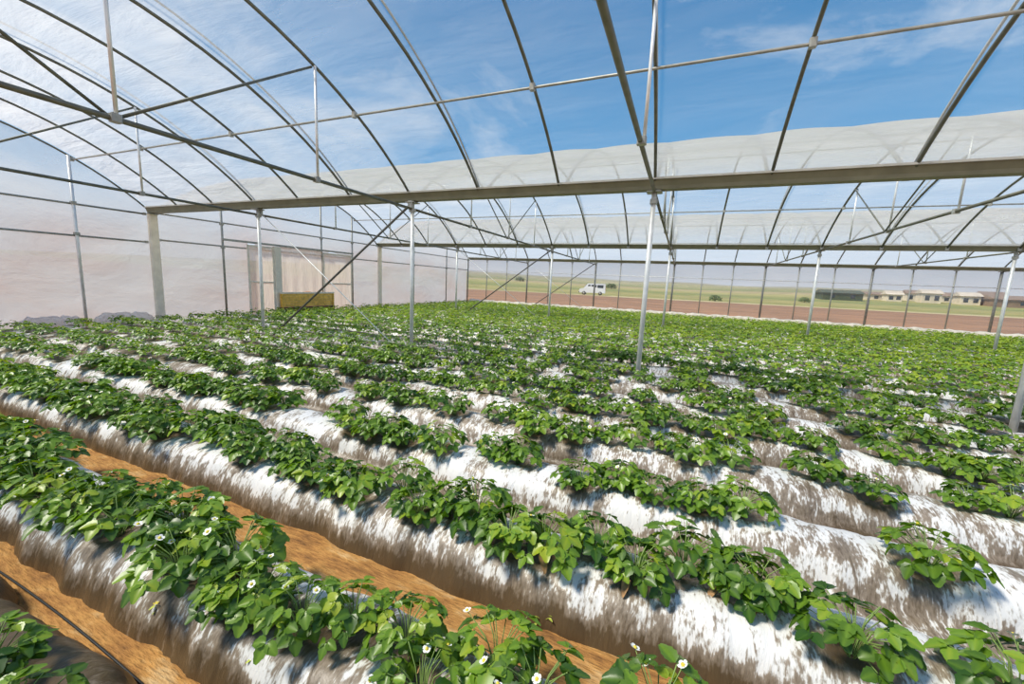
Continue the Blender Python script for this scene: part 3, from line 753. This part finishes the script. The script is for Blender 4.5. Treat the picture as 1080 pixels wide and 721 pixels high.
# ------------------------------------------------------------------ outside: van, sheds, bushes
def van(x, y):
    root = empty('white_van', (x, y, terrain(x, y)), 'white van parked on the field beyond the clear side wall', 'van', None, 0.15)
    W = 0.95
    prof = [(-2.35, 0.42), (-2.42, 0.75), (-2.3, 1.08), (-1.55, 1.28), (-0.95, 2.02), (-0.7, 2.16), (2.15, 2.2), (2.32, 2.05), (2.4, 1.1), (2.38, 0.42)]
    n = len(prof); v = []
    for yy, k in ((-W, 0.0), (-W + 0.12, 1.0), (W - 0.12, 1.0), (W, 0.0)):
        for (a, z) in prof:
            inset = 0.0 if k else 0.10 if z > 1.3 else 0.03
            v.append((a * (1 - inset * 0.25), yy + (0.12 if (k == 0 and z > 1.3 and yy < 0) else -0.12 if (k == 0 and z > 1.3) else 0), z - inset * 0.5 * (z > 1.3)))
    f = [(s * n + i, s * n + (i + 1) % n, (s + 1) * n + (i + 1) % n, (s + 1) * n + i) for s in range(3) for i in range(n)] + [tuple(range(n)), tuple(range(4 * n - 1, 3 * n - 1, -1))]
    m = MB(); m.add(v, f); bd = m.build('body', M_WHITE, root)
    for s in (-1, 1):
        for (a, b) in ((-0.95, -0.35), (-0.2, 0.75), (0.9, 2.0)):
            m = MB(); yb = s * (W - 0.0)
            m.prism([(a + (0.0 if a > -0.9 else -0.15), 1.35), (b, 1.35), (b, 1.9), (a + (0.0 if a > -0.9 else 0.25), 1.9)], 1, yb - 0.135 if s > 0 else yb + 0.135, yb - 0.05 if s > 0 else yb + 0.05)
            m.build('side_window', M_GLASSD, root)
        for a in (-1.5, 1.5):
            m = MB(); m.tube([(a, s * (W - 0.22), 0.34), (a, s * (W + 0.02), 0.34)], 0.34, 16); w = m.build('wheel', M_TYRE, root)
            m = MB(); m.tube([(a, s * (W + 0.0), 0.34), (a, s * (W + 0.03), 0.34)], 0.19, 12); m.build('hub_cap', M_STEEL, w)
    m = MB(); m.add([(-1.52, -0.72, 1.33), (-1.52, 0.72, 1.33), (-1.0, 0.68, 2.0), (-1.0, -0.68, 2.0), (-1.57, -0.72, 1.33), (-1.57, 0.72, 1.33), (-1.06, 0.68, 2.02), (-1.06, -0.68, 2.02)], [(0, 1, 2, 3), (7, 6, 5, 4), (0, 4, 5, 1), (1, 5, 6, 2), (2, 6, 7, 3), (3, 7, 4, 0)]); m.build('windscreen', M_GLASSD, root)
    for s in (-1, 1):
        m = MB(); m.box((2.36, s * 0.8 - 0.07, 0.9), (2.43, s * 0.8 + 0.07, 1.35)); m.build('tail_lamp', M_LAMP, root)
    m = MB(); m.box((-2.5, -0.9, 0.4), (-2.3, 0.9, 0.6), 0, 0.05); m.build('bumper', M_TYRE, root)
van(-15.6, 75.5)

def house(x, y, w, d, h, rh, label, wallm, roofm, rz=0.0):
    z = terrain(x, y); root = empty('farm_building', (x, y, z - 0.3), label, 'building', 'low farm buildings on the horizon', rz)
    m = MB(); m.box((-w / 2, -d / 2, 0), (w / 2, d / 2, h + 0.3)); m.build('walls', wallm, root)
    m = MB(); m.prism([(-d / 2 - 0.3, h + 0.3), (d / 2 + 0.3, h + 0.3), (0, h + 0.3 + rh)], 0, -w / 2 - 0.3, w / 2 + 0.3); m.build('roof', roofm, root)
    k = max(2, int(w / 2.6))
    for i in range(k):
        a = -w / 2 + (i + 0.5) * w / k
        m = MB(); m.box((a - 0.4, -d / 2 - 0.04, 0.3 + h * 0.3), (a + 0.4, -d / 2 + 0.02, 0.3 + h * 0.78)); m.build('window', M_GLASSD, root)
def ray_xy(pxl, Y):
    d = CF + CR * (pxl - 540) / FPX; return d[0] / d[1] * Y
house(ray_xy(876, 118), 118, 7.5, 6, 1.6, 0.8, 'dark low shed on the horizon seen between two middle posts', M_ROOFD, M_ROOFD)
house(ray_xy(902, 130), 130, 6.5, 6, 1.4, 0.7, 'pale low building beside the dark shed on the horizon', M_HOUSE, M_ROOFR)
hx = [(932, 124, 5), (952, 132, 5), (970, 124, 6), (990, 134, 6), (1010, 124, 6), (1034, 130, 7)]
for j, (p, Y, w) in enumerate(hx):
    house(ray_xy(p, Y), Y, w * 0.55, 3, 1.7 + 0.3 * (j % 3), 0.9, f'pale low building in the row at right horizon, {nth(j + 1)} from its left', M_HOUSE, M_ROOFR if j % 2 else M_HOUSE)
house(ray_xy(1068, 122), 122, 11, 6, 1.6, 0.9, 'dark brown long low building on the horizon near the right edge', M_ROOFR, M_ROOFR)

def bush(x, y, r, label, seed):
    R = random.Random(seed); root = empty('bush', (x, y, terrain(x, y) - 0.05), label, 'bush', 'bushes on the far field')
    V, F, n = [], [], 0
    for k in range(420):
        a, b = R.uniform(0, 6.28), math.acos(R.uniform(-0.2, 1)); q = r * R.uniform(0.6, 1.0)
        c = np.array([math.cos(a) * math.sin(b) * q * 1.2, math.sin(a) * math.sin(b) * q * 1.2, q * math.cos(b) * 0.9 + r * 0.45])
        lv, lf = leaflet(r * 0.26, r * 0.17, 3, 3, 0.5, 0.2, False)
        V.append(lv @ rotx(R.uniform(-1, 1)).T @ roty(R.uniform(-1, 1)).T @ rotz(R.uniform(0, 6.28)).T + c); F.append(lf + n); n += len(lv)
    obj('foliage', np_mesh('foliage', np.concatenate(V), np.concatenate(F), M_BUSH), root)
    m = MB()
    for k in range(4): m.tube([(0, 0, -0.1), (R.uniform(-.3, .3) * r, R.uniform(-.3, .3) * r, r * 0.9)], 0.05 * r, 6, 0, True, [0.06 * r, 0.02 * r])
    m.build('stem', M_BARK, root)
bush(ray_xy(749, 78), 78, 0.85, 'green bush on the far field straight behind the two central posts', 61)
bush(ray_xy(842, 92), 92, 0.8, 'small bush on the far field left of the dark shed', 62)
bush(ray_xy(640, 120), 120, 1.3, 'bush on the far field behind the white van', 63)
bush(ray_xy(545, 150), 150, 1.6, 'bush on the far field at the left behind the braces', 64)

# ------------------------------------------------------------------ light and sky
sd = bpy.data.lights.new('sun', 'SUN'); sd.energy = 5.0; sd.angle = math.radians(12); sd.color = (1.0, 0.93, 0.80)
so = bpy.data.objects.new('sun', sd); C.objects.link(so); so.location = (-10, -10, 20)
so.rotation_euler = Vector((0.52, 0.42, -0.95)).to_track_quat('-Z', 'Y').to_euler()

w = bpy.data.worlds.new('sky'); bpy.context.scene.world = w; w.use_nodes = True
nt = w.node_tree; nt.nodes.clear(); ns, ls = nt.nodes, nt.links
tc = ns.new('ShaderNodeTexCoord'); sp = ns.new('ShaderNodeSeparateXYZ'); ls.new(tc.outputs['Generated'], sp.inputs[0])
r = ramp(ns, [(0.0, (0.80, 0.85, 0.92)), (0.10, (0.66, 0.78, 0.92)), (0.26, (0.14, 0.40, 0.72)), (0.5, (0.06, 0.25, 0.53)), (1.0, (0.03, 0.13, 0.42))]); ls.new(sp.outputs['Z'], r.inputs['Fac'])
mp = ns.new('ShaderNodeMapping'); mp.inputs['Scale'].default_value = (1.3, 1.3, 3.0); mp.inputs['Location'].default_value = (0.3, 0.1, 0.2); ls.new(tc.outputs['Generated'], mp.inputs['Vector'])
nz = N(ns, 'ShaderNodeTexNoise', Scale=2.2, Detail=7.0, Roughness=0.6, Distortion=0.4); ls.new(mp.outputs[0], nz.inputs['Vector'])
lf = math_n(ns, ls, 'MULTIPLY', sp.outputs['X'], -0.09)
cl = math_n(ns, ls, 'ADD', nz.outputs['Fac'], lf)
rc = ramp(ns, [(0.52, (0, 0, 0)), (0.88, (0.9, 0.9, 0.9))]); ls.new(cl, rc.inputs['Fac'])
sky = mixc(ns, ls, rc.outputs['Color'], r.outputs['Color'], (0.90, 0.92, 0.95))
bg = N(ns, 'ShaderNodeBackground', Strength=1.0); ls.new(sky, bg.inputs['Color'])
wo = ns.new('ShaderNodeOutputWorld'); ls.new(bg.outputs[0], wo.inputs['Surface'])

vs = bpy.context.scene.view_settings
bpy.context.scene.display_settings.display_device = 'sRGB'
vs.view_transform = 'Standard'; vs.look = 'None'; vs.gamma = 1.0; vs.use_curve_mapping = False; vs.exposure = 0.0
cy = bpy.context.scene.cycles
cy.max_bounces = 8; cy.transparent_max_bounces = 16; cy.caustics_reflective = False; cy.caustics_refractive = False
cy.sample_clamp_indirect = 4.0
